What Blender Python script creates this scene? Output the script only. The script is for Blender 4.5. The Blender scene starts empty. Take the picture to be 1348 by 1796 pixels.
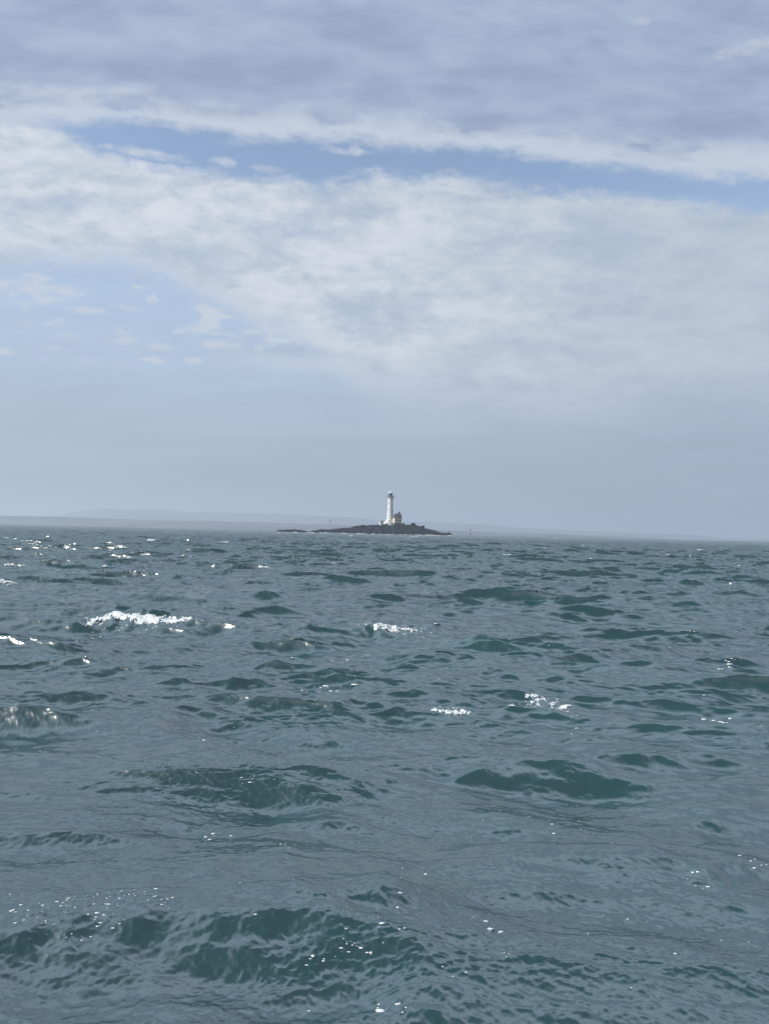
import bpy, bmesh, math, random
import numpy as np
from mathutils import Vector, Matrix

rng = np.random.default_rng(11)
random.seed(5)
S = bpy.context.scene
COL = S.collection
PI = math.pi

# ------------------------------------------------------------------ camera
F = 1350.0                       # focal length in photo pixels (1348 x 1796)
EYE = 2.1
ROLL = math.radians(1.32)
PITCH = math.atan(35.2 / F)
cam_d = bpy.data.cameras.new('camera')
cam = bpy.data.objects.new('camera', cam_d)
COL.objects.link(cam)
cam_d.sensor_fit = 'VERTICAL'
cam_d.sensor_height = 36.0
cam_d.lens = F / 1796 * 36
cam_d.clip_start = 0.1
cam_d.clip_end = 60000
cam.matrix_world = Matrix.Translation((0, 0, EYE)) @ Matrix.Rotation(PI / 2 + PITCH, 4, 'X') @ Matrix.Rotation(ROLL, 4, 'Z')
S.camera = cam
CAMR = cam.matrix_world.to_3x3()
RE = 6.371e6                     # earth radius: the sea really drops away


def ray(px, py):
    d = CAMR @ Vector(((px - 674) / F, (898 - py) / F, -1))
    return d / d.y


def far(px, py, D):              # the point at depth D seen at a photo pixel
    d = ray(px, py)
    return Vector((d.x * D, D, EYE + d.z * D))


def sea_at(px, py, z=0.0):       # where a photo pixel meets the level z
    d = ray(px, py)
    t = (z - EYE) / d.z
    return d.x * t, t


# ------------------------------------------------------------------ helpers
def tag(o, label=None, cat=None, group=None, kind=None):
    if label: o['label'] = label
    if cat: o['category'] = cat
    if group: o['group'] = group
    if kind: o['kind'] = kind
    return o


def empty(name, loc, rz=0.0):
    o = bpy.data.objects.new(name, None)
    COL.objects.link(o)
    o.location = loc
    o.rotation_euler = (0, 0, rz)
    return o


def link(name, me, mat, parent=None):
    o = bpy.data.objects.new(name, me)
    COL.objects.link(o)
    if mat: me.materials.append(mat)
    if parent: o.parent = parent
    return o


def bmobj(name, bm, mat, parent=None, smooth=False):
    bmesh.ops.recalc_face_normals(bm, faces=bm.faces)
    me = bpy.data.meshes.new(name)
    bm.to_mesh(me)
    bm.free()
    if smooth: me.shade_smooth()
    return link(name, me, mat, parent)


def npmesh(name, co, quads, mat, parent=None, smooth=True):
    me = bpy.data.meshes.new(name)
    n, q = len(co), len(quads)
    me.vertices.add(n)
    me.vertices.foreach_set('co', np.ascontiguousarray(co, np.float32).ravel())
    me.loops.add(q * 4)
    me.loops.foreach_set('vertex_index', np.ascontiguousarray(quads, np.int32).ravel())
    me.polygons.add(q)
    me.polygons.foreach_set('loop_start', np.arange(0, q * 4, 4, dtype=np.int32))
    me.update(calc_edges=True)
    if smooth: me.shade_smooth()
    return link(name, me, mat, parent)


def grid_quads(nr, nc):
    i = (np.arange(nr - 1)[:, None] * nc + np.arange(nc - 1)[None, :]).ravel()
    return np.stack([i, i + 1, i + nc + 1, i + nc], 1)


def box(bm, cx, cy, cz, sx, sy, sz):
    m = Matrix.Translation((cx, cy, cz)) @ Matrix.Diagonal((sx, sy, sz, 1))
    bmesh.ops.create_cube(bm, size=1, matrix=m)


def lathe(bm, prof, n=40, x=0, y=0, cap=True):
    rings = []
    for r, z in prof:
        rings.append([bm.verts.new((x + r * math.cos(2 * PI * k / n), y + r * math.sin(2 * PI * k / n), z)) for k in range(n)])
    for a, b in zip(rings, rings[1:]):
        for k in range(n):
            bm.faces.new((a[k], a[(k + 1) % n], b[(k + 1) % n], b[k]))
    if cap:
        bm.faces.new(rings[0][::-1])
        bm.faces.new(rings[-1])


def rod(bm, a, b, r, n=6):
    a, b = Vector(a), Vector(b)
    d = b - a
    m = Matrix.Translation((a + b) / 2) @ d.to_track_quat('Z', 'Y').to_matrix().to_4x4()
    bmesh.ops.create_cone(bm, segments=n, radius1=r, radius2=r, depth=d.length, cap_ends=True, matrix=m)


class NT:
    """small node-graph builder"""
    def __init__(self, tree):
        self.t = tree
        tree.nodes.clear()

    def n(self, kind, **kw):
        nd = self.t.nodes.new(kind)
        for k, v in kw.items(): setattr(nd, k, v)
        return nd

    def put(self, sock, v):
        if v is None: return
        if isinstance(v, bpy.types.NodeSocket): self.t.links.new(v, sock)
        else: sock.default_value = v

    def m(self, op, a, b=None, c=None):
        nd = self.n('ShaderNodeMath', operation=op)
        for i, v in enumerate((a, b, c)): self.put(nd.inputs[i], v)
        return nd.outputs[0]

    def step(self, v, lo, hi, a=0.0, b=1.0):
        nd = self.n('ShaderNodeMapRange', interpolation_type='SMOOTHSTEP')
        for i, x in enumerate((v, lo, hi, a, b)): self.put(nd.inputs[i], x)
        return nd.outputs[0]

    def noise(self, vec, scale, detail=6.0, rough=0.55, dist=0.0):
        nd = self.n('ShaderNodeTexNoise')
        self.put(nd.inputs['Vector'], vec)
        nd.inputs['Scale'].default_value = scale
        nd.inputs['Detail'].default_value = detail
        nd.inputs['Roughness'].default_value = rough
        nd.inputs['Distortion'].default_value = dist
        return nd.outputs['Fac']

    def mix(self, f, a, b):
        nd = self.n('ShaderNodeMix', data_type='RGBA')
        self.put(nd.inputs[0], f)
        for i, v in ((6, a), (7, b)):
            self.put(nd.inputs[i], v if isinstance(v, bpy.types.NodeSocket) else (*v, 1.0))
        return nd.outputs[2]

    def xyz(self, x, y, z):
        nd = self.n('ShaderNodeCombineXYZ')
        for i, v in enumerate((x, y, z)): self.put(nd.inputs[i], v)
        return nd.outputs[0]


def pmat(name, col, rough=0.7, var=0.12, scale=1.5, bump=0.0, col2=None, spec=0.5, metal=0.0):
    m = bpy.data.materials.new(name)
    m.use_nodes = True
    g = NT(m.node_tree)
    tc = g.n('ShaderNodeTexCoord').outputs['Object']
    f = g.noise(tc, scale, 7, 0.6)
    c2 = col2 or tuple(c * (1 - 2.2 * var) for c in col)
    colr = g.mix(g.step(f, 0.36, 0.66), c2, col)
    b = g.n('ShaderNodeBsdfPrincipled')
    g.put(b.inputs['Base Color'], colr)
    b.inputs['Roughness'].default_value = rough
    b.inputs['Metallic'].default_value = metal
    b.inputs['Specular IOR Level'].default_value = spec
    if bump:
        bp = g.n('ShaderNodeBump')
        bp.inputs['Strength'].default_value = 0.6
        bp.inputs['Distance'].default_value = bump
        g.put(bp.inputs['Height'], g.noise(tc, scale * 2.3, 8, 0.65))
        g.put(b.inputs['Normal'], bp.outputs[0])
    o = g.n('ShaderNodeOutputMaterial')
    g.put(o.inputs[0], b.outputs[0])
    return m


# ------------------------------------------------------------------ sun, sky
SUN_AZ = math.radians(-107)       # to the left of the view, a little behind the boat
SUN_EL = math.radians(34)
sd = Vector((math.sin(SUN_AZ) * math.cos(SUN_EL), math.cos(SUN_AZ) * math.cos(SUN_EL), math.sin(SUN_EL)))
sl = bpy.data.lights.new('sun', 'SUN')
sl.energy = 4.8
sl.angle = math.radians(0.53)
sl.color = (1.0, 0.98, 0.95)
so = bpy.data.objects.new('sun', sl)
COL.objects.link(so)
so.rotation_euler = sd.to_track_quat('Z', 'Y').to_euler()
so.location = (-40, 20, 60)

S.view_settings.view_transform = 'Standard'
S.view_settings.look = 'None'
S.view_settings.exposure = 0.0
S.view_settings.gamma = 1.0


def sky_uv(px, py):
    d = ray(px, py)
    return math.atan2(d.x, d.y) * F, d.z / math.hypot(d.x, d.y) * F


w = bpy.data.worlds.new('World')
S.world = w
w.use_nodes = True
g = NT(w.node_tree)
dirv = g.n('ShaderNodeTexCoord').outputs['Generated']
sx = g.n('ShaderNodeSeparateXYZ')
g.put(sx.inputs[0], dirv)
X, Y, Z = sx.outputs
U = g.m('MULTIPLY', g.m('ARCTAN2', X, Y), F)
hor = g.m('SQRT', g.m('ADD', g.m('MULTIPLY', X, X), g.m('MULTIPLY', Y, Y)))
V = g.m('MULTIPLY', g.m('DIVIDE', Z, g.m('MAXIMUM', hor, 0.05)), F)
zc = g.m('ADD', g.m('MAXIMUM', Z, 0.0), 0.06)
px_ = g.m('DIVIDE', X, zc)
py_ = g.m('DIVIDE', Y, zc)
plane = g.xyz(px_, py_, 0.0)                       # the cloud deck seen from below
fy = g.m('MAXIMUM', Y, g.m('MULTIPLY', hor, 0.45))
UG = g.m('MULTIPLY', g.m('DIVIDE', X, g.m('MAXIMUM', fy, 0.02)), F)
VG = g.m('MULTIPLY', g.m('DIVIDE', Z, g.m('MAXIMUM', fy, 0.02)), F)      # straight cloud layers stay straight
face = g.xyz(g.m('DIVIDE', UG, 520.0), g.m('DIVIDE', VG, 150.0), 0.0)      # banks seen edge-on
face2 = g.xyz(g.m('DIVIDE', UG, 200.0), g.m('DIVIDE', VG, 90.0), 3.7)


c_ = lambda n, k: g.m('MULTIPLY', g.m('SUBTRACT', n, 0.5), k)


def curve(pts):
    nd = g.n('ShaderNodeFloatCurve')
    cv = nd.mapping.curves[0]
    P = sorted(sky_uv(*p) for p in pts)
    P = [((u + 1000) / 2000, v / 1400) for u, v in P]
    cv.points[0].location = P[0]
    cv.points[1].location = P[-1]
    for p in P[1:-1]: cv.points.new(*p)
    nd.mapping.update()
    g.put(nd.inputs['Value'], g.m('DIVIDE', g.m('ADD', U, 1000.0), 2000.0))
    return g.m('MULTIPLY', nd.outputs[0], 1400.0)


e_top = curve([(-60, 212), (90, 214), (225, 212), (300, 221), (375, 236), (425, 245), (525, 241), (600, 247), (674, 255),
               (799, 262), (924, 272), (1000, 285), (1100, 289), (1174, 301), (1274, 310), (1400, 314)])
e_mid = curve([(-60, 196), (60, 206), (110, 226), (165, 262), (220, 284), (300, 294), (450, 305), (525, 317), (590, 318), (674, 302), (724, 310),
               (824, 310), (874, 320), (934, 327), (1024, 340), (1150, 350), (1274, 360), (1400, 366)])
e_low = curve([(-60, 462), (120, 468), (250, 476), (310, 502), (400, 548), (450, 575), (520, 590), (575, 640), (640, 688), (760, 730), (1400, 738)])

n_band = g.noise(face, 2.2, 8, 0.58, 0.4)
n_puff = g.noise(face2, 2.0, 8, 0.6, 0.25)
n_deck = g.noise(plane, 0.9, 8, 0.55, 0.3)
n_fine = g.noise(plane, 3.4, 9, 0.62, 0.2)

# clear sky: the Nishita model
sky = g.n('ShaderNodeTexSky', sky_type='NISHITA')
sky.sun_disc = False
sky.sun_elevation = SUN_EL
sky.sun_rotation = SUN_AZ
sky.air_density = 1.0
sky.dust_density = 0.4
sky.ozone_density = 1.0
blue = g.n('ShaderNodeVectorMath', operation='MULTIPLY')
g.put(blue.inputs[0], sky.outputs[0])
blue.inputs[1].default_value = (0.205, 0.188, 0.178)
# a pale veil of thin stratus low down, greyer to the right
right = g.step(U, -350, 650)
veil_hi = g.mix(right, (0.445, 0.56, 0.735), (0.395, 0.475, 0.62))
veil_lo = g.mix(right, (0.365, 0.45, 0.53), (0.34, 0.418, 0.525))
veil_c = g.mix(g.step(V, 40, 380), veil_lo, veil_hi)
vt = g.m('ADD', 1.0, g.m('ADD', c_(n_band, 0.22), c_(g.noise(g.xyz(g.m('DIVIDE', UG, 900.0), g.m('DIVIDE', VG, 70.0), 5.0), 1.3, 6, 0.55, 0.2), 0.30)))
vmul = g.n('ShaderNodeVectorMath', operation='SCALE')
g.put(vmul.inputs[0], veil_c)
g.put(vmul.inputs['Scale'], vt)
veil_c = vmul.outputs[0]
veil_n = g.m('ADD', V, c_(g.noise(face, 1.1, 4, 0.5), 160.0))
base = g.mix(g.step(veil_n, 640, 300, 0.0, 0.93), blue.outputs[0], veil_c)

# low cloudlets over the left, thin veil under the big bank
m_reg = g.m('MULTIPLY', g.step(V, 260, 330), g.step(V, 470, 430))
n_edge = g.noise(g.xyz(g.m('DIVIDE', U, 60.0), g.m('DIVIDE', V, 36.0), 1.3), 1.6, 8, 0.62, 0.2)
puffs = g.step(g.m('ADD', n_puff, g.m('ADD', c_(n_band, 0.3), c_(n_edge, 0.35))), 0.55, 0.68)
m_puff = g.m('MULTIPLY', g.m('MULTIPLY', puffs, m_reg), 0.9)
lob = g.m('MULTIPLY', g.step(g.m('ADD', g.m('ABSOLUTE', g.m('SUBTRACT', V, 296.0)), c_(n_puff, 50.0)), 26, 4), g.step(g.m('ADD', U, c_(n_puff, 260.0)), -390, -160))
m_puff = g.m('MAXIMUM', m_puff, g.m('MULTIPLY', lob, 0.55))
skyc = g.mix(m_puff, base, (0.60, 0.66, 0.75))

# middle bank
lo_e = g.m('ADD', e_low, g.m('ADD', c_(n_puff, 90.0), g.m('ADD', c_(n_band, 60.0), c_(n_edge, 70.0))))
hi_e = g.m('ADD', e_mid, g.m('ADD', c_(n_puff, 50.0), c_(n_edge, 46.0)))
soft = g.step(U, -150, 60, 1.0, 3.2)
m_mid = g.m('MULTIPLY', g.step(g.m('DIVIDE', g.m('SUBTRACT', V, lo_e), soft), -22, 40), g.step(g.m('SUBTRACT', hi_e, V), -14, 22))
n_grain = g.noise(g.xyz(g.m('DIVIDE', UG, 30.0), g.m('DIVIDE', VG, 13.0), 6.1), 1.0, 6, 0.6, 0.3)
tex = g.m('ADD', g.m('ADD', g.m('MULTIPLY', n_band, 0.38), g.m('MULTIPLY', n_grain, 0.08)), g.m('ADD', g.m('MULTIPLY', n_puff, 0.28), g.m('MULTIPLY', n_edge, 0.26)))
c_mid = g.mix(g.step(tex, 0.37, 0.61), (0.45, 0.535, 0.645), (0.71, 0.745, 0.81))
c_mid = g.mix(g.m('MULTIPLY', g.step(U, -150, 620), 0.55), c_mid, (0.41, 0.50, 0.60))
thin = g.step(g.m('ADD', n_band, c_(n_fine, 0.4)), 0.30, 0.50, 0.72, 1.0)
skyc = g.mix(g.m('MULTIPLY', m_mid, thin), skyc, c_mid)
skyc = g.mix(g.step(veil_n, 250, 90, 0.0, 0.95), skyc, veil_c)

# top sheet: lavender grey with a pale lower rim; unseen overhead part is shaped for the sea's reflections
te = g.m('ADD', e_top, g.m('ADD', c_(n_puff, 36.0), g.m('ADD', c_(n_band, 30.0), c_(n_edge, 40.0))))
d_top = g.m('SUBTRACT', V, te)
m_top = g.step(d_top, -14, 18)
streak = g.m('ADD', g.m('MULTIPLY', g.noise(g.xyz(g.m('DIVIDE', UG, 430.0), g.m('DIVIDE', VG, 130.0), 9.0), 2.0, 7, 0.55, 0.0), 0.62), g.m('MULTIPLY', n_puff, 0.38))
c_top = g.mix(g.step(streak, 0.34, 0.66), (0.29, 0.365, 0.535), (0.415, 0.50, 0.655))
rim_w = g.m('ADD', 62.0, g.m('ADD', c_(n_band, 150.0), c_(g.noise(face, 0.9, 3), 120.0)))
rim = g.step(g.m('DIVIDE', d_top, g.m('MAXIMUM', rim_w, 18.0)), 1.15, 0.25)
c_top = g.mix(g.m('MULTIPLY', rim, 0.9), c_top, (0.58, 0.65, 0.75))
over = g.step(V, 930, 1150)
c_over = g.mix(g.step(n_deck, 0.36, 0.62), (0.72, 0.86, 1.10), (0.90, 1.05, 1.30))  # bright ring added above the view to lift the water's reflection
c_over = g.mix(g.step(V, 1000, 3900), c_over, (0.12, 0.15, 0.18))  # zenith darkened so steep wave fronts reflect little
c_top = g.mix(over, c_top, c_over)
skyc = g.mix(m_top, skyc, c_top)
# explicit small clouds
for px, py, aw, ah, op in [(85, 508, 62, 13, .8), (40, 532, 22, 7, .6), (160, 546, 36, 8, .75), (225, 541, 24, 6, .6), (106, 563, 12, 6, .55), (118, 587, 14, 5, .5), (100, 611, 24, 5, .6),
                           (220, 600, 32, 9, .9), (278, 609, 28, 7, .75), (388, 604, 36, 10, 1.0), (276, 632, 26, 8, .9), (338, 632, 16, 8, .8), (320, 584, 18, 6, .5), (365, 567, 18, 8, .7),
                           (4, 616, 26, 8, .9), (80, 630, 12, 4, .5), (148, 631, 24, 4, .45), (365, 542, 24, 8, .7), (520, 586, 18, 6, .7), (220, 636, 18, 4, .4),
                           (608, 264, 40, 9, .9), (255, 268, 75, 9, .8), (135, 276, 22, 12, .85), (200, 280, 20, 12, .85), (390, 283, 26, 9, .8), (470, 296, 30, 7, .5), (1127, 38, 20, 8, .5), (1310, 84, 60, 12, .5)]:
    u0, v0 = sky_uv(px, py)
    du = g.m('DIVIDE', g.m('SUBTRACT', U, u0), aw)
    dv = g.m('DIVIDE', g.m('SUBTRACT', V, v0), ah)
    rr_ = g.m('ADD', g.m('MULTIPLY', du, du), g.m('MULTIPLY', dv, dv))
    m_ = g.step(g.m('ADD', rr_, g.m('ADD', c_(n_edge, 4.2), c_(n_grain, 2.2))), 1.5, -0.6, 0.0, op)
    skyc = g.mix(m_, skyc, (0.60, 0.65, 0.74))
# unseen dark cloud added behind the boat to dim camera-facing sides and wave fronts
skyc = g.mix(g.m('MULTIPLY', g.step(Y, 0.50, -0.55), g.step(V, -60, 60)), skyc, g.mix(g.step(V, 500, 1800), (0.32, 0.36, 0.42), (0.14, 0.17, 0.21)))

bg = g.n('ShaderNodeBackground')
g.put(bg.inputs[0], skyc)
bg.inputs[1].default_value = 1.0
ow = g.n('ShaderNodeOutputWorld')
g.put(ow.inputs[0], bg.outputs[0])

# ------------------------------------------------------------------ the wave field
WIND = math.radians(-97)         # the sea runs towards the boat, slightly to the left
ALPHA = 0.0150
GAIN = 1.0
LP = 6.4
KP = 2 * PI / LP


class Tile:
    def __init__(self, L, N, lmin, lmax, seed, spread=2.0, rot=0.0, chop=1.0, noise=None):
        self.L, self.N = L, N
        self.c, self.s = math.cos(rot), math.sin(rot)
        r = np.random.default_rng(seed)
        k = 2 * PI * np.fft.fftfreq(N, L / N)
        kx, ky = np.meshgrid(k, k)
        K = np.hypot(kx, ky)
        K[0, 0] = 1
        dk = 2 * PI / L
        if noise is None:
            th = np.arctan2(ky, kx) - (WIND - rot)
            D = np.clip(np.cos(th / 2), 0, 1) ** (2 * spread)
            t = np.linspace(-PI, PI, 720)
            D /= (np.cos(t / 2) ** (2 * spread)).sum() * (t[1] - t[0])
            psi = ALPHA / 2 * K ** -4 * np.exp(-1.25 * (KP / K) ** 2) * D
            lo, hi = 2 * PI / lmax, 2 * PI / lmin
            e = lambda v: np.clip(v, 0, 1)
            psi = psi * ((K > lo) & (K < hi))
        else:
            psi = K ** (-noise) * ((K >= 2 * PI / lmax) & (K < 2 * PI / lmin))
        psi[0, 0] = 0
        A = np.sqrt(psi / 2) * dk * (r.standard_normal((N, N)) + 1j * r.standard_normal((N, N))) * N * N
        f = lambda z: np.fft.ifft2(z).real.astype(np.float32) * math.sqrt(2)
        self.h = f(A)
        if noise is not None:
            self.h = (self.h / self.h.std()).astype(np.float32)
            self.d = None
        else:
            self.d = (f(1j * kx / K * A) * chop, f(1j * ky / K * A) * chop)

    def _bil(self, arr, u, v):
        N = self.N
        i0, j0 = np.floor(u), np.floor(v)
        fu, fv = (u - i0).astype(np.float32), (v - j0).astype(np.float32)
        i0, j0 = i0.astype(np.int64) % N, j0.astype(np.int64) % N
        i1, j1 = (i0 + 1) % N, (j0 + 1) % N
        return (arr[j0, i0] * (1 - fu) + arr[j0, i1] * fu) * (1 - fv) + (arr[j1, i0] * (1 - fu) + arr[j1, i1] * fu) * fv

    def get(self, x, y, only_h=False):
        s = self.N / self.L
        xr, yr = (self.c * x + self.s * y) * s, (-self.s * x + self.c * y) * s
        h = self._bil(self.h, xr, yr)
        if only_h or self.d is None: return h
        dx, dy = self._bil(self.d[0], xr, yr), self._bil(self.d[1], xr, yr)
        return h, self.c * dx - self.s * dy, self.s * dx + self.c * dy


T1 = Tile(127.0, 1024, 1.9, 60, 21, 22.0, 0.0, 1.1)
T2 = Tile(23.3, 1024, 0.085, 1.9, 22, 13.0, 0.25, 1.0)
T3 = Tile(3.7, 512, 0.020, 0.085, 23, 3.0, -0.3, 0.7)
T4 = Tile(2.9, 512, 0.018, 0.085, 24, 2.0, 0.45, 0.7)
GUST = Tile(61.0, 256, 0.6, 30, 25, noise=2.6)
WOB = Tile(17.0, 256, 0.25, 9, 26, noise=2.4)
LUMP = Tile(3.1, 512, 0.02, 1.2, 27, noise=2.2)
RAG = Tile(7.7, 1024, 0.02, 2.0, 28, noise=2.1)


class Crest:
    def __init__(self, px, py, half, H, wf, wb, ang=4.0):
        self.x, self.y = sea_at(px, py, H * 0.8)
        r = math.hypot(self.x, self.y)
        self.a = half * self.y / F
        self.half = half
        self.H0 = H
        H, self.a = H * (.58 if self.y < 8 and H > .14 else .78 if self.y < 8 else .75 if H < .145 else .68 if H < .2 else .62), self.a * (1.5 if H < .25 else 1.25)
        self.H, self.wf, self.wb = H, wf * 1.05, wb
        self.c, self.s = math.cos(math.radians(-ang)), math.sin(math.radians(-ang))
        self.k = random.uniform(0, 50)

    def local(self, x, y):
        dx, dy = x - self.x, y - self.y
        s = self.c * dx + self.s * dy
        t = -self.s * dx + self.c * dy
        t = t - 0.055 * self.a * WOB.get(s * 0.9 + self.k, np.full_like(s, self.k), True) - 0.05 * self.wf * WOB.get(s * 2 + self.k, t * 1.5, True)
        return s, t


    def height(self, x, y):
        s, t = self.local(x, y)
        amp = np.exp(-np.abs(s / self.a) ** 2) * (0.90 + 0.12 * WOB.get(s * 1.5 + 3 * self.k, t * 0.4, True))
        p = np.where(t > 0, np.exp(-(t / self.wb) ** 2), np.exp(-np.abs(t / self.wf) ** 1.8))
        p = p - 0.30 * np.exp(-((t + 2.3 * self.wf) / (1.3 * self.wf)) ** 2)
        return self.H * amp * p


#        px    py   half  H    wf    wb   angle
CRESTS = [Crest(*a) for a in [
    (120, 1572, 215, .215, .27, .75, 1), (430, 1588, 150, .15, .17, .6, 4), (670, 1612, 150, .15, .22, .6, 10), (690, 1580, 40, .08, .12, .3, 0),
    (480, 1488, 125, .165, .20, .6, 3), (560, 1570, 90, .09, .14, .4, 6), (70, 1452, 105, .10, .15, .5, -2), (250, 1470, 90, .06, .12, .4, 4),
    (1190, 1500, 190, .115, .14, .5, 7), (860, 1350, 105, .10, .14, .6, 8), (1000, 1348, 60, .08, .12, .4, 4), (1130, 1312, 95, .10, .14, .6, 3),
    (1110, 1368, 125, .085, .12, .5, 6), (170, 1240, 150, .15, .24, .9, 5), (270, 1245, 60, .12, .18, .5, 12), (1160, 1136, 85, .17, .22, 1.0, 6), (545, 1272, 60, .11, .16, .5, 0),
    (800, 1231, 75, .15, .20, .7, 5), (700, 1098, 115, .30, .34, 1.3, 5), (870, 1118, 95, .22, .30, 1.0, 6), (540, 1108, 75, .22, .3, 1.0, -6),
    (228, 1077, 125, .30, .36, 1.4, 7), (1310, 1265, 70, .12, .15, .6, 4), (590, 1224, 100, .12, .16, .7, 3), (770, 1758, 70, .045, .10, .3, 6),
    (300, 1428, 100, .07, .11, .4, -2), (560, 1440, 60, .07, .11, .4, 4), (1120, 1640, 70, .07, .11, .35, 4), (900, 1440, 0.1 + 90, .05, .1, .5, 8),
    (8, 1015, 30, .30, .35, 1.2, 5), (310, 1052, 70, .22, .3, 1.2, 2), (380, 1190, 120, .10, .16, .8, 4), (1000, 1250, 70, .08, .14, .6, 4),
    (640, 1378, 120, .07, .11, .5, 5), (130, 1322, 90, .07, .12, .6, -3), (1230, 1440, 90, .06, .1, .4, 5), (430, 1655, 80, .06, .1, .3, 8),
    (140, 988, 40, .28, .4, 1.4, 3), (1050, 1040, 60, .22, .3, 1.2, 4), (420, 1130, 110, .14, .2, .9, 4), (980, 1175, 120, .12, .17, .8, 5), (300, 1300, 140, .07, .13, .9, 2), (760, 1420, 200, .06, .13, .8, 7), (1000, 1560, 160, .06, .12, .6, 6), (60, 1500, 90, .07, .12, .5, 2), (1230, 1200, 90, .12, .16, .7, 5), (640, 1180, 90, .10, .16, .7, 2), (750, 1015, 50, .25, .3, 1.3, 2), (1195, 1045, 40, .2, .3, 1.2, 4),
]]


def fade(r, a, b):
    return np.clip((b - r) / (b - a), 0, 1)


def surf(x, y):
    """rest position on the sea -> displaced position"""
    x, y = np.asarray(x, np.float64), np.asarray(y, np.float64)
    r = np.hypot(x, y)
    gust = np.clip(0.92 + 0.34 * GUST.get(x, y * 0.7, True), 0.25, 1.7)
    near = fade(r, 4.5, 11)
    f1 = (2.1 - 0.85 * fade(r, 4.5, 8.5)) * fade(r, 1500, 6000)
    f2 = fade(r, 160, 420) * (0.7 + 0.3 * gust) * 2.35
    f3 = fade(r, 18, 75) * gust * 0.95
    h, dx, dy = T1.get(x, y)
    h, dx, dy = h * f1, dx * f1, dy * f1
    skew = 1.0 * h
    for T, f in ((T2, f2 * (1 - near * 0.62)), (T3, f3), (T4, f3)):
        a, b, c = T.get(x, y)
        h, dx, dy = h + a * f, dx + b * f, dy + c * f
    for c in CRESTS:
        R = 3.2 * max(c.a, c.wb)
        m = (np.abs(x - c.x) < R) & (np.abs(y - c.y) < R)
        if m.any(): h[m] += c.height(x[m], y[m])
    return x + dx, y + dy - skew * fade(r, 200, 500), h - r * r / (2 * RE)


# sea material: clear green water under a sky-reflecting skin
mw = bpy.data.materials.new('sea_water')
mw.use_nodes = True
g = NT(mw.node_tree)
at = g.n('ShaderNodeAttribute', attribute_name='ripple').outputs['Fac']
pos = g.n('ShaderNodeNewGeometry').outputs['Position']
b = g.n('ShaderNodeBsdfPrincipled')
var = g.noise(pos, 0.11, 4, 0.5)
g.put(b.inputs['Base Color'], g.mix(g.step(var, 0.35, 0.65), (0.004, 0.043, 0.049), (0.006, 0.052, 0.057)))
g.put(b.inputs['Roughness'], at)
b.inputs['IOR'].default_value = 2.55
o = g.n('ShaderNodeOutputMaterial')
g.put(o.inputs[0], b.outputs[0])


def ripple_rough(r):             # slope spread of the ripples too small for the mesh
    v3 = 0.002 * (1 - fade(r, 18, 75) * 0.9)
    v2 = 0.010 * (1 - fade(r, 160, 420))
    return np.sqrt(np.sqrt(2 * (0.0008 + v3 + v2)))


NC, HALF = 1640, math.radians(50)
rr = [3.0]
while rr[-1] < 16000:
    r = rr[-1]
    st = min(max(0.008, r * r / 2000 * 0.5), 0.14) if r < 100 else 0.15 * (r / 100) ** 2
    rr.append(r + min(st, 900))
rr = np.array(rr)
aa = np.linspace(-HALF, HALF, NC)
R, A = np.meshgrid(rr, aa, indexing='ij')
sxx, syy, szz = surf(R * np.sin(A), R * np.cos(A))
co1 = np.stack([sxx, syy, szz], -1).reshape(-1, 3)
q1 = grid_quads(len(rr), NC)
ro1 = ripple_rough(R.ravel())
# the rest of the sea round the boat, coarser
r2 = np.concatenate([[0.0], 0.25 * 1.022 ** np.arange(0, 510)])
r2 = r2[r2 < 16000]
a2 = np.linspace(HALF, 2 * PI - HALF, 300)
R2, A2 = np.meshgrid(r2, a2, indexing='ij')
X2, Y2, Z2 = surf(R2 * np.sin(A2), R2 * np.cos(A2))
co2 = np.stack([X2, Y2, Z2], -1).reshape(-1, 3)
r3 = np.linspace(0.05, 3.0, 40)
R3, A3 = np.meshgrid(r3, np.linspace(-HALF, HALF, 160), indexing='ij')
X3, Y3, Z3 = surf(R3 * np.sin(A3), R3 * np.cos(A3))
co3 = np.stack([X3, Y3, Z3], -1).reshape(-1, 3)
n1, n2 = len(co1), len(co2)
CO = np.concatenate([co1, co2, co3])
Q = np.concatenate([q1[:, ::-1], grid_quads(len(r2), 300)[:, ::-1] + n1, grid_quads(40, 160)[:, ::-1] + n1 + n2])
sea = npmesh('sea', CO, Q, mw)
ra = sea.data.attributes.new('ripple', 'FLOAT', 'POINT')
ra.data.foreach_set('value', np.concatenate([ro1, ripple_rough(R2.ravel()), ripple_rough(R3.ravel())]).astype(np.float32))
tag(sea, 'choppy grey green sea with small breaking waves', kind='structure')
print('sea verts', len(CO), 'rows', len(rr))

# ------------------------------------------------------------------ foam
mf = bpy.data.materials.new('foam')
mf.use_nodes = True
g = NT(mf.node_tree)
b = g.n('ShaderNodeBsdfPrincipled')
tc = g.n('ShaderNodeTexCoord').outputs['Object']
g.put(b.inputs['Base Color'], g.mix(g.step(g.noise(tc, 14, 6, 0.6), 0.35, 0.6), (0.62, 0.68, 0.70), (0.86, 0.88, 0.88)))
b.inputs['Roughness'].default_value = 0.6
b.inputs['Subsurface Weight'].default_value = 0.0
o = g.n('ShaderNodeOutputMaterial')
g.put(o.inputs[0], b.outputs[0])


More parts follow.
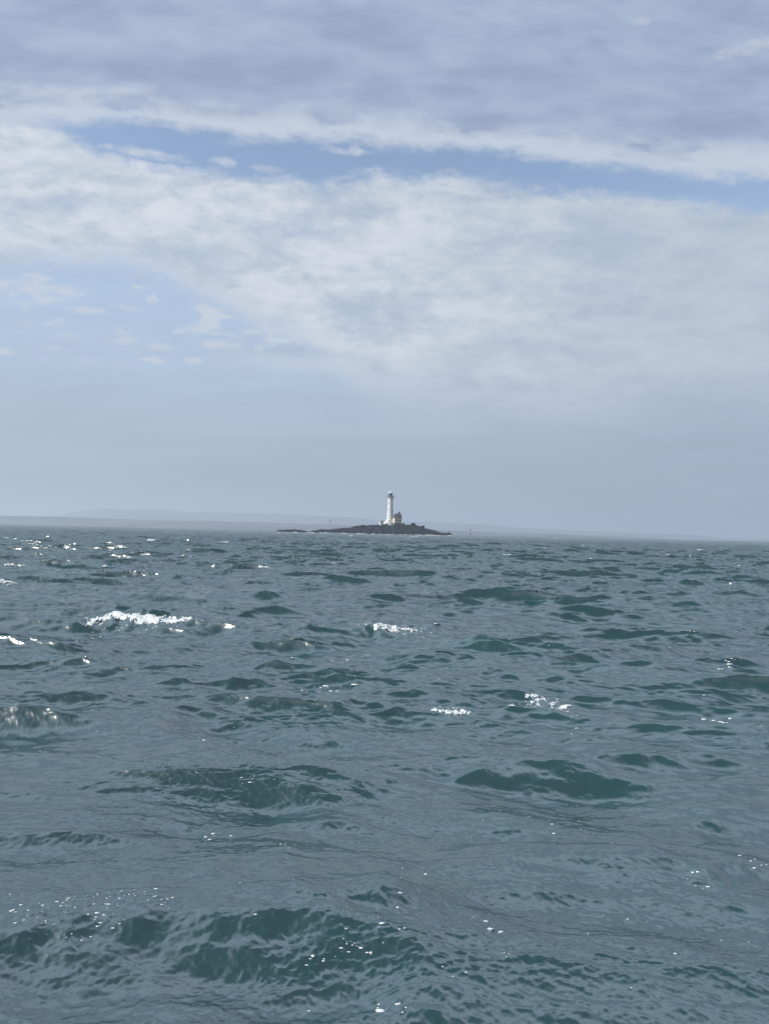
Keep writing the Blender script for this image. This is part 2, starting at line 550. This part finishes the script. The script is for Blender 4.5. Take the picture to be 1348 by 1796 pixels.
def foam_grid(cx, cy, a, t0, t1, ang, cell, dens, lump, sx=1.0, taper=2.5, seed=0.0, crest=None, gap=0.0):
    """ragged sheet of froth lying on the water: returns verts and quads"""
    ns, nt = max(3, int(2 * a / cell)), max(3, int((t1 - t0) / cell))
    s, t = np.meshgrid(np.linspace(-a, a, ns), np.linspace(t0, t1, nt))
    c, si = math.cos(math.radians(-ang)), math.sin(math.radians(-ang))
    tt = t
    if crest is not None:                          # follow the bent crest line
        off = 0.055 * crest.a * WOB.get(s * 0.9 + crest.k, np.full_like(s, crest.k), True)
        tt = t + off
    x, y = cx + c * s - si * tt, cy + si * s + c * tt
    e = 1 - np.abs(s / a) ** taper
    tm, th = (t0 + t1) / 2, (t1 - t0) / 2
    e = e * (1 - np.abs((t - tm) / th) ** 2)
    n = RAG.get(x * sx + seed, y * sx - seed, True) * 0.50 + RAG.get(x * 3.1 * sx + seed, y * 3.1 * sx, True) * 0.40 + RAG.get(x * 7.3 * sx + seed, y * 7.3 * sx, True) * 0.36
    m = e * dens - 0.75 + n * 0.62
    if gap: m = m - gap * np.clip(RAG.get(x * .4 * sx, y * .4 * sx + seed, True), 0, 2)
    X, Y, Z = surf(x.ravel(), y.ravel())
    mr = m.ravel()
    L = np.abs(LUMP.get(x.ravel() / (cell * 12) * 0.3, y.ravel() / (cell * 12) * 0.3, True))
    Z = Z + np.clip(mr, -0.05, 0.6) * lump * (0.4 + 0.4 * L) + lump * 0.10
    q = grid_quads(nt, ns)
    keep = (mr[q] > 0).sum(1) >= 2
    q = q[keep]
    if len(q) == 0: return None
    used = np.unique(q)
    remap = np.zeros(ns * nt, np.int64)
    remap[used] = np.arange(len(used))
    return np.stack([X, Y, Z], 1)[used], remap[q]


def join(parts):
    parts = [p for p in parts if p is not None]
    n, C, Qs = 0, [], []
    for c, q in parts:
        C.append(c); Qs.append(q + n); n += len(c)
    return np.concatenate(C), np.concatenate(Qs)


def blobs(spots):
    """little domes of bubbles: (x, y, radius)"""
    C, Qs, n = [], [], 0
    for x, y, r in spots:
        k = 8
        X, Y, Z = surf(np.array([x]), np.array([y]))
        el, an = random.uniform(1.1, 2.8), random.uniform(0, 6)
        pts = []
        for fr, zz in ((1.0, -0.25), (0.92, 0.22), (0.45, 0.5)):
            for i in range(k):
                th = 2 * PI * i / k
                j = random.uniform(0.75, 1.2)
                pts.append((X[0] + r * fr * j * math.cos(th) * el, Y[0] + r * fr * j * math.sin(th), Z[0] + r * zz * 0.8))
        for lv in range(2):
            for i in range(k):
                a, b2 = lv * k + i, lv * k + (i + 1) % k
                Qs.append((n + a, n + b2, n + b2 + k, n + a + k))
        for i in range(0, k - 2, 2):
            t = n + 2 * k
            Qs.append((t, t + i + 1, t + i + 2, t + (i + 3) % k))
        C += pts
        n += len(pts)
    return np.array(C), np.array(Qs)


CAPS = 'whitecaps breaking on the sea'


LOOSE = []


def largest(c, q):
    """keep the biggest connected sheet; loose shreds go to the scattered foam"""
    lab = np.arange(len(c))
    while True:
        m = lab[q].min(1)
        new = lab.copy()
        np.minimum.at(new, q.ravel(), np.repeat(m, 4))
        new = new[new]
        if (new == lab).all(): break
        lab = new
    ql = lab[q[:, 0]]
    ids, cnt = np.unique(ql, return_counts=True)
    big = ids[cnt.argmax()]

    def sub(k):
        qq = q[k]
        u = np.unique(qq)
        mp = np.zeros(len(c), np.int64)
        mp[u] = np.arange(len(u))
        return c[u], mp[qq]
    if (ql != big).any(): LOOSE.append(sub(ql != big))
    return sub(ql == big)


def whitecap(px, py, half, front, back, dens, lump, cell, label, ang, crest=None, seed=0.0, sx=1.0, gap=0.0, z=0.2, extra=0):
    if crest is not None:
        cx, cy, a = crest.x, crest.y, half * crest.y / F
        dx = sea_at(px, py, z)[0] - cx
        cx, cy = cx + dx * crest.c, cy + dx * crest.s
    else:
        cx, cy = sea_at(px, py, z)
        a = half * cy / F
    p = foam_grid(cx, cy, a, -front, back, ang, cell, dens, lump, sx, 2.5, seed, crest, gap)
    if extra:
        sp_ = []
        for _ in range(extra):
            s, t = random.gauss(0, a * 0.55), random.gauss(-front * 0.6, front * 0.7)
            sp_.append((cx + s, cy + t - 0.03 * s, random.uniform(0.3, 1.0) * cell * 1.1))
        LOOSE.append(blobs(sp_))
    if label is None:
        LOOSE.append(p)
        return
    c, q = largest(*p)
    return tag(npmesh('whitecap', c, q, mf), label, 'whitecap', CAPS)


pick = lambda half, H: next(c for c in CRESTS if c.half == half and c.H0 == H)
c_long, c_mid, c_sm, c_edge = pick(125, .30), pick(115, .30), pick(75, .15), pick(30, .30)
whitecap(230, 1086, 106, .26, .12, 1.25, .04, .014, 'longest white breaking crest, tumbling left of centre below the islet', 7, c_long, 3.0, 1.2, extra=60)
whitecap(690, 1097, 52, .16, .18, 1.2, .06, .012, 'white crest capping a green wave face directly below the lighthouse', 5, c_mid, 8.0, 1.3, extra=50)
whitecap(808, 1250, 40, .08, .06, 1.1, .025, .008, 'small thin white crest right of centre on a dark wave top', 5, c_sm, 2.0, 2.0, extra=25)
whitecap(34, 1014, 26, .30, .3, 1.3, .07, .016, 'white crest cut off by the left edge of the picture', 5, c_edge, 5.0, 1.0)
whitecap(966, 1230, 40, .55, .45, .68, .015, .010, None, 3, None, 6.0, 1.6, .25, z=0.05, extra=25)
for px, py, hl, lab in [
    (138, 920, 7, 'tiny white crest near the horizon at far left under the low land'),
    (262, 947, 8, 'tiny white crest on the far sea left of the reef'),
    (395, 951, 12, 'tiny white crest on the far sea nearest the reef'),
    (327, 973, 13, 'small white crest on the far sea above the longest breaking crest'),
    (724, 942, 9, 'tiny white crest just in front of the right half of the islet'),
    (902, 953, 10, 'tiny white crest on the far sea right of the islet tip'),
    (888, 972, 9, 'small white crest nearer than the tiny one right of the islet tip'),
    (1003, 952, 9, 'tiny white crest on the far sea midway between islet and right edge'),
    (1170, 1008, 8, 'small white crest on the far sea towards the right edge')]:
    x0, y0 = sea_at(px, py, 0.15)
    d = y0
    cell = max(.015, d * 0.0007)
    whitecap(px, py, hl, .9 if d < 60 else .012 * d, .4 if d < 60 else .010 * d, 1.2, .04 + .0008 * d, cell, lab, 4, None, px * .37, 22 / d if d > 30 else 1.2, z=.15)

# white flecks, froth and short streaks scattered on the water: uncountable
sp, sheets = [], []


def scatter(px0, px1, py0, py1, n, r0, r1, tilt=0.0):
    for _ in range(n):
        px = random.uniform(px0, px1)
        py = random.uniform(py0, py1) + tilt * (px - px0)
        x, y = sea_at(px, py)
        k = random.random() ** 2.35
        sp.append((x, y, r0 + (r1 - r0) * k))


def cluster(px, py, wx, wy, n, r0, r1):
    for _ in range(n):
        x, y = sea_at(px + random.gauss(0, wx), py + random.gauss(0, wy))
        sp.append((x, y, r0 + (r1 - r0) * random.random() ** 2.2))


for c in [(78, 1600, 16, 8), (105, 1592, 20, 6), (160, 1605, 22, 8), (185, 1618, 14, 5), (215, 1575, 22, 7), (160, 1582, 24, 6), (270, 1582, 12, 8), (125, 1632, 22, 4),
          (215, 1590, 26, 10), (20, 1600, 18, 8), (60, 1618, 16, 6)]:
    cluster(c[0] + 10, c[1] + 26, *c[2:], 8, .0014, .006)  # small white specks grouped at lower left
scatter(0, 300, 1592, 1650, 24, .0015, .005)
for c in [(620, 1678, 12, 4), (590, 1690, 34, 4), (650, 1690, 14, 3), (545, 1698, 16, 5), (690, 1665, 20, 5), (480, 1492, 28, 6), (370, 1460, 10, 3), (665, 1770, 8, 4), (690, 1776, 22, 6),
          (1210, 1540, 18, 6), (1340, 1522, 8, 8), (1215, 1555, 16, 10), (1325, 1510, 16, 5), (440, 1390, 14, 2), (490, 1390, 24, 2), (1010, 1470, 50, 5), (700, 1560, 18, 14),
          (840, 1640, 22, 18), (920, 1440, 60, 8), (690, 1640, 25, 14), (880, 1690, 20, 10)]:
    cluster(*c, 6, .0015, .008)
scatter(400, 1348, 1380, 1760, 30, .0012, .005)
for c in [(905, 1240, 12, 4), (565, 1212, 20, 2), (735, 1118, 14, 3), (780, 1105, 16, 3), (700, 1110, 30, 6), (160, 1095, 30, 5), (560, 1160, 30, 4), (130, 1105, 14, 3), (1270, 1260, 16, 4), (1287, 1170, 8, 3)]:
    cluster(*c, 14, .006, .022)
scatter(0, 1348, 1030, 1300, 60, .004, .012)
for _ in range(30):                                 # specks of broken water far out
    px, py = random.uniform(0, 1348), 934 + random.uniform(2, 60) ** 1.0
    py = 934 + 0.0231 * (px - 674) + 3 + 75 * random.random() ** 2.35
    x0, d = sea_at(px, py, 0.12)
    if d > 900 or (abs(px - 670) < 130 and d > 500): continue
    hl = random.uniform(1.5, 5) * d / F
    sheets.append(foam_grid(x0, d, hl, -.007 * d, .006 * d, random.uniform(-6, 10), max(.02, d * .0008), random.uniform(.7, 1.3), .06 + .0008 * d, 20 / d, 2.5, px * .71))
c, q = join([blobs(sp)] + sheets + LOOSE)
tag(npmesh('sea_foam', c, q, mf), 'scattered white flecks and froth on the dark waves', 'foam', kind='stuff')

# ------------------------------------------------------------------ islet and reef
D0 = 750.0
M = D0 / F                        # metres per photo pixel at the islet


def rock_mat(name, wet):
    m = bpy.data.materials.new(name)
    m.use_nodes = True
    g = NT(m.node_tree)
    geo = g.n('ShaderNodeNewGeometry')
    s = g.n('ShaderNodeSeparateXYZ')
    g.put(s.inputs[0], geo.outputs['Position'])
    flat = g.xyz(g.m('MULTIPLY', s.outputs[0], 0.12), g.m('MULTIPLY', s.outputs[1], 0.12), g.m('MULTIPLY', s.outputs[2], 0.9))
    n = g.noise(flat, 1.0, 8, 0.65)
    n2 = g.noise(geo.outputs['Position'], 0.35, 8, 0.6)
    c = g.mix(g.step(n, 0.35, 0.68), (0.004, 0.007, 0.010), (0.011, 0.017, 0.023))
    c = g.mix(g.m('MULTIPLY', g.step(n2, 0.56, 0.74), 0.7), c, (0.016, 0.019, 0.020))
    weed = g.step(g.m('ADD', s.outputs[2], c_2(g, n2, 1.6)), wet + 1.3, wet + 0.1)
    c = g.mix(g.m('MULTIPLY', weed, 0.8), c, (0.010, 0.013, 0.013))
    b = g.n('ShaderNodeBsdfPrincipled')
    g.put(b.inputs['Base Color'], c)
    b.inputs['Roughness'].default_value = 0.8
    b.inputs['Specular IOR Level'].default_value = 0.2
    bp = g.n('ShaderNodeBump')
    bp.inputs['Distance'].default_value = 0.7
    g.put(bp.inputs['Height'], g.noise(geo.outputs['Position'], 0.9, 8, 0.65))
    g.put(b.inputs['Normal'], bp.outputs[0])
    o = g.n('ShaderNodeOutputMaterial')
    g.put(o.inputs[0], b.outputs[0])
    return m


def c_2(g, n, k): return g.m('MULTIPLY', g.m('SUBTRACT', n, 0.5), k)


m_rock = rock_mat('islet_rock', 1.6)
RN = Tile(71.0, 512, 1.2, 40, 41, noise=3.0)
RF = Tile(23.0, 512, 0.3, 4, 42, noise=2.6)


def rock_mound(name, prof, y_front, y_back, flat0, flat1, cell, rough, mat):
    P = [far(px, py, D0) for px, py in prof]
    xs = np.array([p.x for p in P]); zs = np.array([p.z for p in P])
    x = np.arange(xs[0], xs[-1], cell)
    y = np.arange(y_front, y_back, cell)
    XX, YY = np.meshgrid(x, y)
    ztop = np.interp(XX, xs, zs, left=-1.5, right=-1.5)
    shape = np.interp(YY + 1.5 * RN.get(XX, YY * 0 + 7, True), [y_front + 2, flat0, flat1, y_back - 2], [0, 1, 1, 0])
    z = -1.6 + (ztop + 1.6) * shape ** 0.95
    n = RN.get(XX, YY, True) * rough * 0.9 + RF.get(XX, YY, True) * rough * 0.2
    keepflat = np.clip((shape - 0.8) / 0.2, 0, 1)
    z = z + (n - 0.5 * rough) * (1 - 0.85 * keepflat) * np.clip((ztop + 1.6) / 4, 0.15, 1)
    led = np.round(z / 1.1) * 1.1
    z = z + (led - z) * 0.35 * (1 - keepflat * 0.6)
    co = np.stack([XX, YY + D0, z], -1).reshape(-1, 3)
    return npmesh(name, co, grid_quads(len(y), len(x)), mat, smooth=False)


islet = rock_mound('rocky_islet', [(541, 934), (546, 931), (552, 929.8), (563, 928), (572, 928.8), (593, 927.0), (600, 926), (613, 925), (621, 922.6), (632, 921.4), (640, 921.8),
                                   (650, 920.6), (658, 920.4), (664, 919.4), (676, 919.2), (690, 919.0), (704, 919.2), (712, 920.6), (722, 920.2), (729, 920.2), (733, 922.4), (741, 922.8),
                                   (744, 926), (752, 928), (758, 929.4), (766, 931.2), (770, 933.2), (780, 935.0), (787, 936), (792, 938.5)], -40, 44, 0, 16, 0.45, .8, m_rock)
tag(islet, 'low dark rocky islet carrying the lighthouse', kind='structure')
reef = rock_mound('rock_reef', [(484, 931), (489, 929), (500, 929.2), (510, 928.4), (516, 928), (522, 929), (530, 929.6), (539, 932)], -8, 10, -2, 4, 0.35, .6, m_rock)
tag(reef, 'low dark reef of rock left of the lighthouse islet', 'reef')

# surf along the foot of the rocks
surf_parts = []
for k in range(46):
    px = 548 + k * 5.3 + random.uniform(-2, 2)
    x0 = far(px, 934, D0).x
    surf_parts.append(foam_grid(x0, D0 - 34 + random.uniform(-3, 4), random.uniform(2, 5), -1.2, 1.2, random.uniform(-5, 5), .25, random.uniform(.9, 1.7), .5, .25, 2.5, k * 1.3))
c, q = join(surf_parts)
tag(npmesh('surf', c, q, mf), 'thin line of white wash along the foot of the islet', 'surf', kind='stuff')


def boulder(px, py, wpx, hpx, label, seed, dy=-3.0, squareness=0.5):
    p = far(px, py, D0 + dy)
    bm = bmesh.new()
    bmesh.ops.create_icosphere(bm, subdivisions=3, radius=1)
    for v in bm.verts:
        d = v.co.normalized()
        mx = max(abs(d.x), abs(d.y), abs(d.z))
        k = 1 + squareness * (1 / mx - 1)
        n = 0.12 * math.sin(5 * d.x + seed) + 0.10 * math.sin(7 * d.z + 2 * seed) + 0.08 * math.sin(9 * d.y - seed)
        v.co = d * k * (1 + n)
        v.co.x *= wpx * M / 2
        v.co.y *= wpx * M / 2 * 0.8
        v.co.z *= hpx * M / 2
    o = bmobj('boulder', bm, m_rock)
    o.location = p
    return tag(o, label, 'boulder', 'boulders on the islet')


boulder(724.5, 919.3, 7.8, 3.8, 'big square dark boulder crowning the right shoulder of the islet', 1.0, squareness=.8)
boulder(707.4, 919.2, 3.4, 4.0, 'small upright boulder just right of the keeper\'s house', 2.2)
boulder(741, 924.0, 5.5, 4.4, 'dark boulder at the lower step right of the big square one', 3.1, squareness=.6)
boulder(637, 922.0, 7, 2.6, 'flat boulder on the left shoulder of the islet', 4.0)

# ------------------------------------------------------------------ lighthouse
m_white = pmat('white_paint', (0.82, 0.82, 0.80), 0.55, 0.05, 0.35)
m_cream = pmat('cream_render', (0.76, 0.68, 0.50), 0.8, 0.08, 0.5)
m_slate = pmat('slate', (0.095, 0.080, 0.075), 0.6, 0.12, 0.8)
m_brown = pmat('weathered_stone', (0.20, 0.13, 0.09), 0.85, 0.12, 0.7)
m_dark = pmat('dark_metal', (0.05, 0.055, 0.06), 0.5, 0.1, 2)
m_pane = pmat('window_pane', (0.03, 0.035, 0.04), 0.12, 0.1, 2)
m_grey = pmat('grey_metal', (0.22, 0.23, 0.25), 0.5, 0.1, 2)
mg = bpy.data.materials.new('lantern_glass')
mg.use_nodes = True
g = NT(mg.node_tree)
bs = g.n('ShaderNodeBsdfPrincipled')
bs.inputs['Base Color'].default_value = (0.85, 0.9, 0.92, 1)
bs.inputs['Roughness'].default_value = 0.05
bs.inputs['Transmission Weight'].default_value = 0.9
bs.inputs['IOR'].default_value = 1.1
o = g.n('ShaderNodeOutputMaterial')
g.put(o.inputs[0], bs.outputs[0])

pl = far(684.9, 866, D0)
zg = far(684, 919.6, D0).z        # ground under the tower
LH = empty('lighthouse', (pl.x, D0 + 6, zg))
tag(LH, 'tall white tapering lighthouse tower on the rocky islet', 'lighthouse')
h = lambda py: (919.6 - py) * M
bm = bmesh.new()
lathe(bm, [(4.35, -1.2), (4.35, h(916)), (3.95, h(914)), (3.55, h(910)), (3.2, h(904)), (2.95, h(897)), (2.72, h(888)), (2.52, h(879)), (2.45, h(876)), (2.5, h(875.6))], 48)
bmobj('tower', bm, m_white, LH, True)
bm = bmesh.new()
lathe(bm, [(6.3, -1.2), (6.3, h(915.4)), (6.0, h(914.9)), (4.2, h(914.8))], 48)
bmobj('plinth', bm, m_white, LH)
bm = bmesh.new()
lathe(bm, [(2.50, h(875.7)), (2.72, h(875.3)), (2.72, h(874.8)), (2.5, h(874.3)), (2.9, h(872.9)), (3.5, h(872.1)), (3.5, h(871.7))], 48)
bmobj('corbel', bm, m_white, LH)
bm = bmesh.new()
lathe(bm, [(3.65, h(871.75)), (3.75, h(871.6)), (3.75, h(871.1)), (3.65, h(871.0))], 48)
gal = bmobj('gallery', bm, m_grey, LH)
bm = bmesh.new()
for k in range(24):
    a = 2 * PI * k / 24
    rod(bm, (3.6 * math.cos(a), 3.6 * math.sin(a), h(871.0)), (3.6 * math.cos(a), 3.6 * math.sin(a), h(868.9)), .05)
for zz in (869.9, 869.3, 868.9):
    for k in range(24):
        a, a2_ = 2 * PI * k / 24, 2 * PI * (k + 1) / 24
        rod(bm, (3.6 * math.cos(a), 3.6 * math.sin(a), h(zz)), (3.6 * math.cos(a2_), 3.6 * math.sin(a2_), h(zz)), .045)
bmobj('railing', bm, m_dark, gal)
bm = bmesh.new()
lathe(bm, [(1.85, h(871.0)), (1.85, h(869.4)), (1.75, h(869.4))], 24)
lan = bmobj('lantern_room', bm, m_grey, LH)
bm = bmesh.new()
lathe(bm, [(1.72, h(869.5)), (1.72, h(864.6))], 16)
bmobj('glazing', bm, mg, lan)
bm = bmesh.new()
for k in range(12):
    a = 2 * PI * k / 12
    x_, y_ = 1.78 * math.cos(a), 1.78 * math.sin(a)
    rod(bm, (x_, y_, h(869.4)), (x_, y_, h(864.5)), .10)
for zz in (867.8, 866.2):
    for k in range(12):
        a, a2_ = 2 * PI * k / 12, 2 * PI * (k + 1) / 12
        rod(bm, (1.78 * math.cos(a), 1.78 * math.sin(a), h(zz)), (1.78 * math.cos(a2_), 1.78 * math.sin(a2_), h(zz)), .07)
bmobj('glazing_bars', bm, m_dark, lan)
bm = bmesh.new()
lathe(bm, [(0.35, h(869.4)), (0.9, h(868.4)), (1.05, h(867)), (0.9, h(865.6)), (0.3, h(864.9))], 20)
bmobj('lens', bm, m_grey, lan, True)
bm = bmesh.new()
lathe(bm, [(2.25, h(864.6)), (2.3, h(864.2)), (2.05, h(863.3)), (1.6, h(862.5)), (1.0, h(861.9)), (0.4, h(861.6)), (0.3, h(861.1)), (0.42, h(860.8)), (0.3, h(860.4)), (0.06, h(860.2))], 32)
bmobj('dome', bm, m_white, LH, True)
for py, az in ((904.5, -133), (909.3, -133), (893, -133), (882.5, -133), (898, -60)):
    zz = h(py)
    r_ = np.interp(py, [876, 888, 897, 904, 910, 914], [2.45, 2.72, 2.95, 3.2, 3.55, 3.95])
    a = math.radians(az)
    bm = bmesh.new()
    box(bm, 0, 0, 0, 0.25, 0.55, 1.1)
    wd = bmobj('window', bm, m_pane, LH)
    wd.location = (r_ * math.cos(a), r_ * math.sin(a), zz)
    wd.rotation_euler = (0, 0, a)
bm = bmesh.new()
box(bm, 0, 0, 0, 0.3, 1.0, 2.1)
dr = bmobj('door', bm, m_brown, LH)
a = math.radians(-105)
dr.location = (4.30 * math.cos(a), 4.30 * math.sin(a), h(914.8) + 0.4)
dr.rotation_euler = (0, 0, a)

# keeper's house
ph = far(695.9, 919.4, D0)
HS = empty('keepers_house', (ph.x, D0 - 2.5, far(696, 919.6, D0).z), math.radians(20))
tag(HS, 'cream house with dark hipped slate roof beside the lighthouse foot', 'house')
Wd, Dp, He = 7.3, 6.0, 6.05
bm = bmesh.new()
box(bm, 0, 0, (He - 1.5) / 2, Wd, Dp, He + 1.5)
bmobj('wall', bm, m_cream, HS)
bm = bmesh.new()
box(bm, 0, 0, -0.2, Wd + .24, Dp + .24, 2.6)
bmobj('dark_base_band', bm, m_slate, HS)  # dark band round the foot of the walls
bm = bmesh.new()
w2, d2, zr = Wd / 2 + .3, Dp / 2 + .3, He + 4.3
vs = [bm.verts.new(c) for c in ((-w2, -d2, He), (w2, -d2, He), (w2, d2, He), (-w2, d2, He), (-w2 + 1.6, -.9, zr), (w2 - .35, -.9, zr), (w2 - .35, .9, zr), (-w2 + 1.6, .9, zr))]
for f in ((0, 1, 5, 4), (1, 2, 6, 5), (2, 3, 7, 6), (3, 0, 4, 7), (4, 5, 6, 7), (3, 2, 1, 0)): bm.faces.new([vs[i] for i in f])
rf = bmobj('roof', bm, m_slate, HS)
bm = bmesh.new()
box(bm, 1.9, 0, zr + .55, 1.5, 1.2, 1.7)
box(bm, 1.9, 0, zr + 1.5, 1.75, 1.45, .25)
box(bm, 1.6, 0, zr + 1.85, .4, .4, .5)
box(bm, 2.2, 0, zr + 1.85, .4, .4, .5)
bmobj('chimney', bm, m_dark, rf)
for xx, zz in ((-1.2, 3.6), (1.6, 3.6)):
    bm = bmesh.new()
    box(bm, xx, -Dp / 2, zz, 1.0, .22, 1.8)
    wn = bmobj('window', bm, m_brown, HS)
    bm = bmesh.new()
    box(bm, xx, -Dp / 2 - .1, zz, .8, .1, 1.6)
    bmobj('pane', bm, m_pane, wn)
bm = bmesh.new()
box(bm, -Wd / 2, 0, He + .2, .5, Dp + .3, .9)
bmobj('eaves_band', bm, m_brown, HS)

# little white store left of the tower
pw = far(668.6, 919.4, D0)
HT = empty('store_hut', (pw.x, D0 - 1, pw.z), math.radians(24))
tag(HT, 'tiny white hut with dark flat roof left of the lighthouse', 'hut')
bm = bmesh.new()
box(bm, 0, 0, .9, 3.4, 2.6, 3.8)
bmobj('wall', bm, m_white, HT)
bm = bmesh.new()
box(bm, .5, 0, 3.05, 2.6, 2.8, .5)
bmobj('roof', bm, m_slate, HT)

# ------------------------------------------------------------------ far shore, hills, towers
m_land = pmat('far_land', (0.10, 0.125, 0.12), 0.9, 0.25, 0.004)
m_hill = pmat('far_hill', (0.13, 0.155, 0.17), 0.9, 0.2, 0.0012)
LN = Tile(9000.0, 1024, 20, 2500, 51, noise=2.7)


def land(name, prof, D, depth, cell, rough, mat, label):
    pts = [far(px, py, D) for px, py in prof]
    xs = np.array([p.x for p in pts]); zs = np.array([p.z for p in pts])
    x = np.arange(xs[0], xs[-1], cell)
    y = np.linspace(0, depth, 26)
    XX, YY = np.meshgrid(x, y)
    top = np.interp(XX, xs, zs)
    sh = np.interp(YY / depth, [0, .06, .4, .6, 1], [0, .25, 1, .95, .2])
    zb = -D * D / (2 * RE) - 3
    z = zb + (top - zb) * sh + LN.get(XX, YY, True) * rough * np.clip(sh, .1, 1) * np.clip((top - zb) / (12 + rough * 3), 0, 1)
    co = np.stack([XX, YY + D - depth * .45, z], -1).reshape(-1, 3)
    o = npmesh(name, co, grid_quads(len(y), len(x)), mat)
    return tag(o, label, kind='structure')


HZ = lambda px: 933.2 + 0.0231 * (px - 674)
land('far_shore', [(px, HZ(px) - d) for px, d in ((-330, 15), (-60, 14.5), (0, 14), (50, 13), (100, 13.6), (150, 12.6), (200, 12.2), (260, 11.3), (300, 11.0), (380, 11.6), (430, 11.4), (480, 12.2), (520, 11.6), (560, 11),
                                                 (600, 10.5), (640, 10), (700, 8.5), (760, 6.5), (820, 5), (900, 4), (1000, 3), (1080, 1.6), (1180, -1))], 4000, 900, 9, 1.6, m_land, 'low hazy coast along the horizon')
land('far_hills', [(px, HZ(px) - d) for px, d in ((-330, 2), (40, 3), (110, 14), (150, 25), (190, 29.5), (240, 29), (330, 28.5), (420, 28), (480, 27), (540, 25.5), (590, 24), (665, 21), (720, 19), (780, 18.6), (840, 17.6),
                                                 (880, 14), (930, 11.5), (1040, 10.5), (1120, 8), (1200, 6), (1348, 3), (1600, 0))], 7400, 1800, 18, 4, m_hill, 'pale blue hills fading into the haze')

p = far(578.4, 920.5, 3950)
WT = empty('shore_tower', (p.x, 3950, p.z))
tag(WT, 'slim hazy tower with a wide head on the far shore left of the islet', 'tower')
k = 3950 / F
bm = bmesh.new()
lathe(bm, [(2.6, -14), (1.9, 2 * k), (1.9, 6.3 * k)], 16)
bmobj('shaft', bm, m_dark, WT)
bm = bmesh.new()
lathe(bm, [(2.0, 5.6 * k), (5.6, 6.6 * k), (5.9, 8.3 * k), (5.2, 8.6 * k), (.5, 8.8 * k)], 24)
bmobj('head', bm, m_dark, WT)

p = far(824.5, 936.6, 1500)
BC = empty('channel_beacon', (p.x, 1500, p.z - 1.5))
tag(BC, 'faint slender channel beacon standing in the sea right of the islet', 'beacon')
k = 1500 / F
bm = bmesh.new()
rod(bm, (0, 0, -3), (0, 0, 8 * k), .38, 10)
rod(bm, (1.9, 0, -3), (0, 0, 5 * k), .2)
rod(bm, (-1.9, 0.6, -3), (0, 0, 5 * k), .2)
bmobj('post', bm, m_dark, BC)
bm = bmesh.new()
lathe(bm, [(.7, 7 * k), (1.4, 7.3 * k), (1.4, 9.2 * k), (.7, 9.5 * k)], 14)
bmobj('topmark', bm, m_dark, BC)

# ------------------------------------------------------------------ haze
mh = bpy.data.materials.new('sea_haze')
mh.use_nodes = True
g = NT(mh.node_tree)
pv = g.n('ShaderNodeVolumePrincipled')
pv.inputs['Color'].default_value = (0.72, 0.80, 0.91, 1)
pv.inputs['Density'].default_value = 2.5e-4
pv.inputs['Anisotropy'].default_value = 0.25
o = g.n('ShaderNodeOutputMaterial')
g.put(o.inputs['Volume'], pv.outputs[0])
bm = bmesh.new()
zlo, zhi = -24.0, 230.0
box(bm, 0, 0, (zlo + zhi) / 2, 33000, 33000, zhi - zlo)
hz = bmobj('haze', bm, mh)
tag(hz, 'pale sea haze', kind='stuff')

S.cycles.volume_bounces = 1
S.cycles.max_bounces = 6
S.cycles.diffuse_bounces = 2
S.cycles.glossy_bounces = 3
S.cycles.transmission_bounces = 4
S.cycles.caustics_reflective = False
S.cycles.caustics_refractive = False
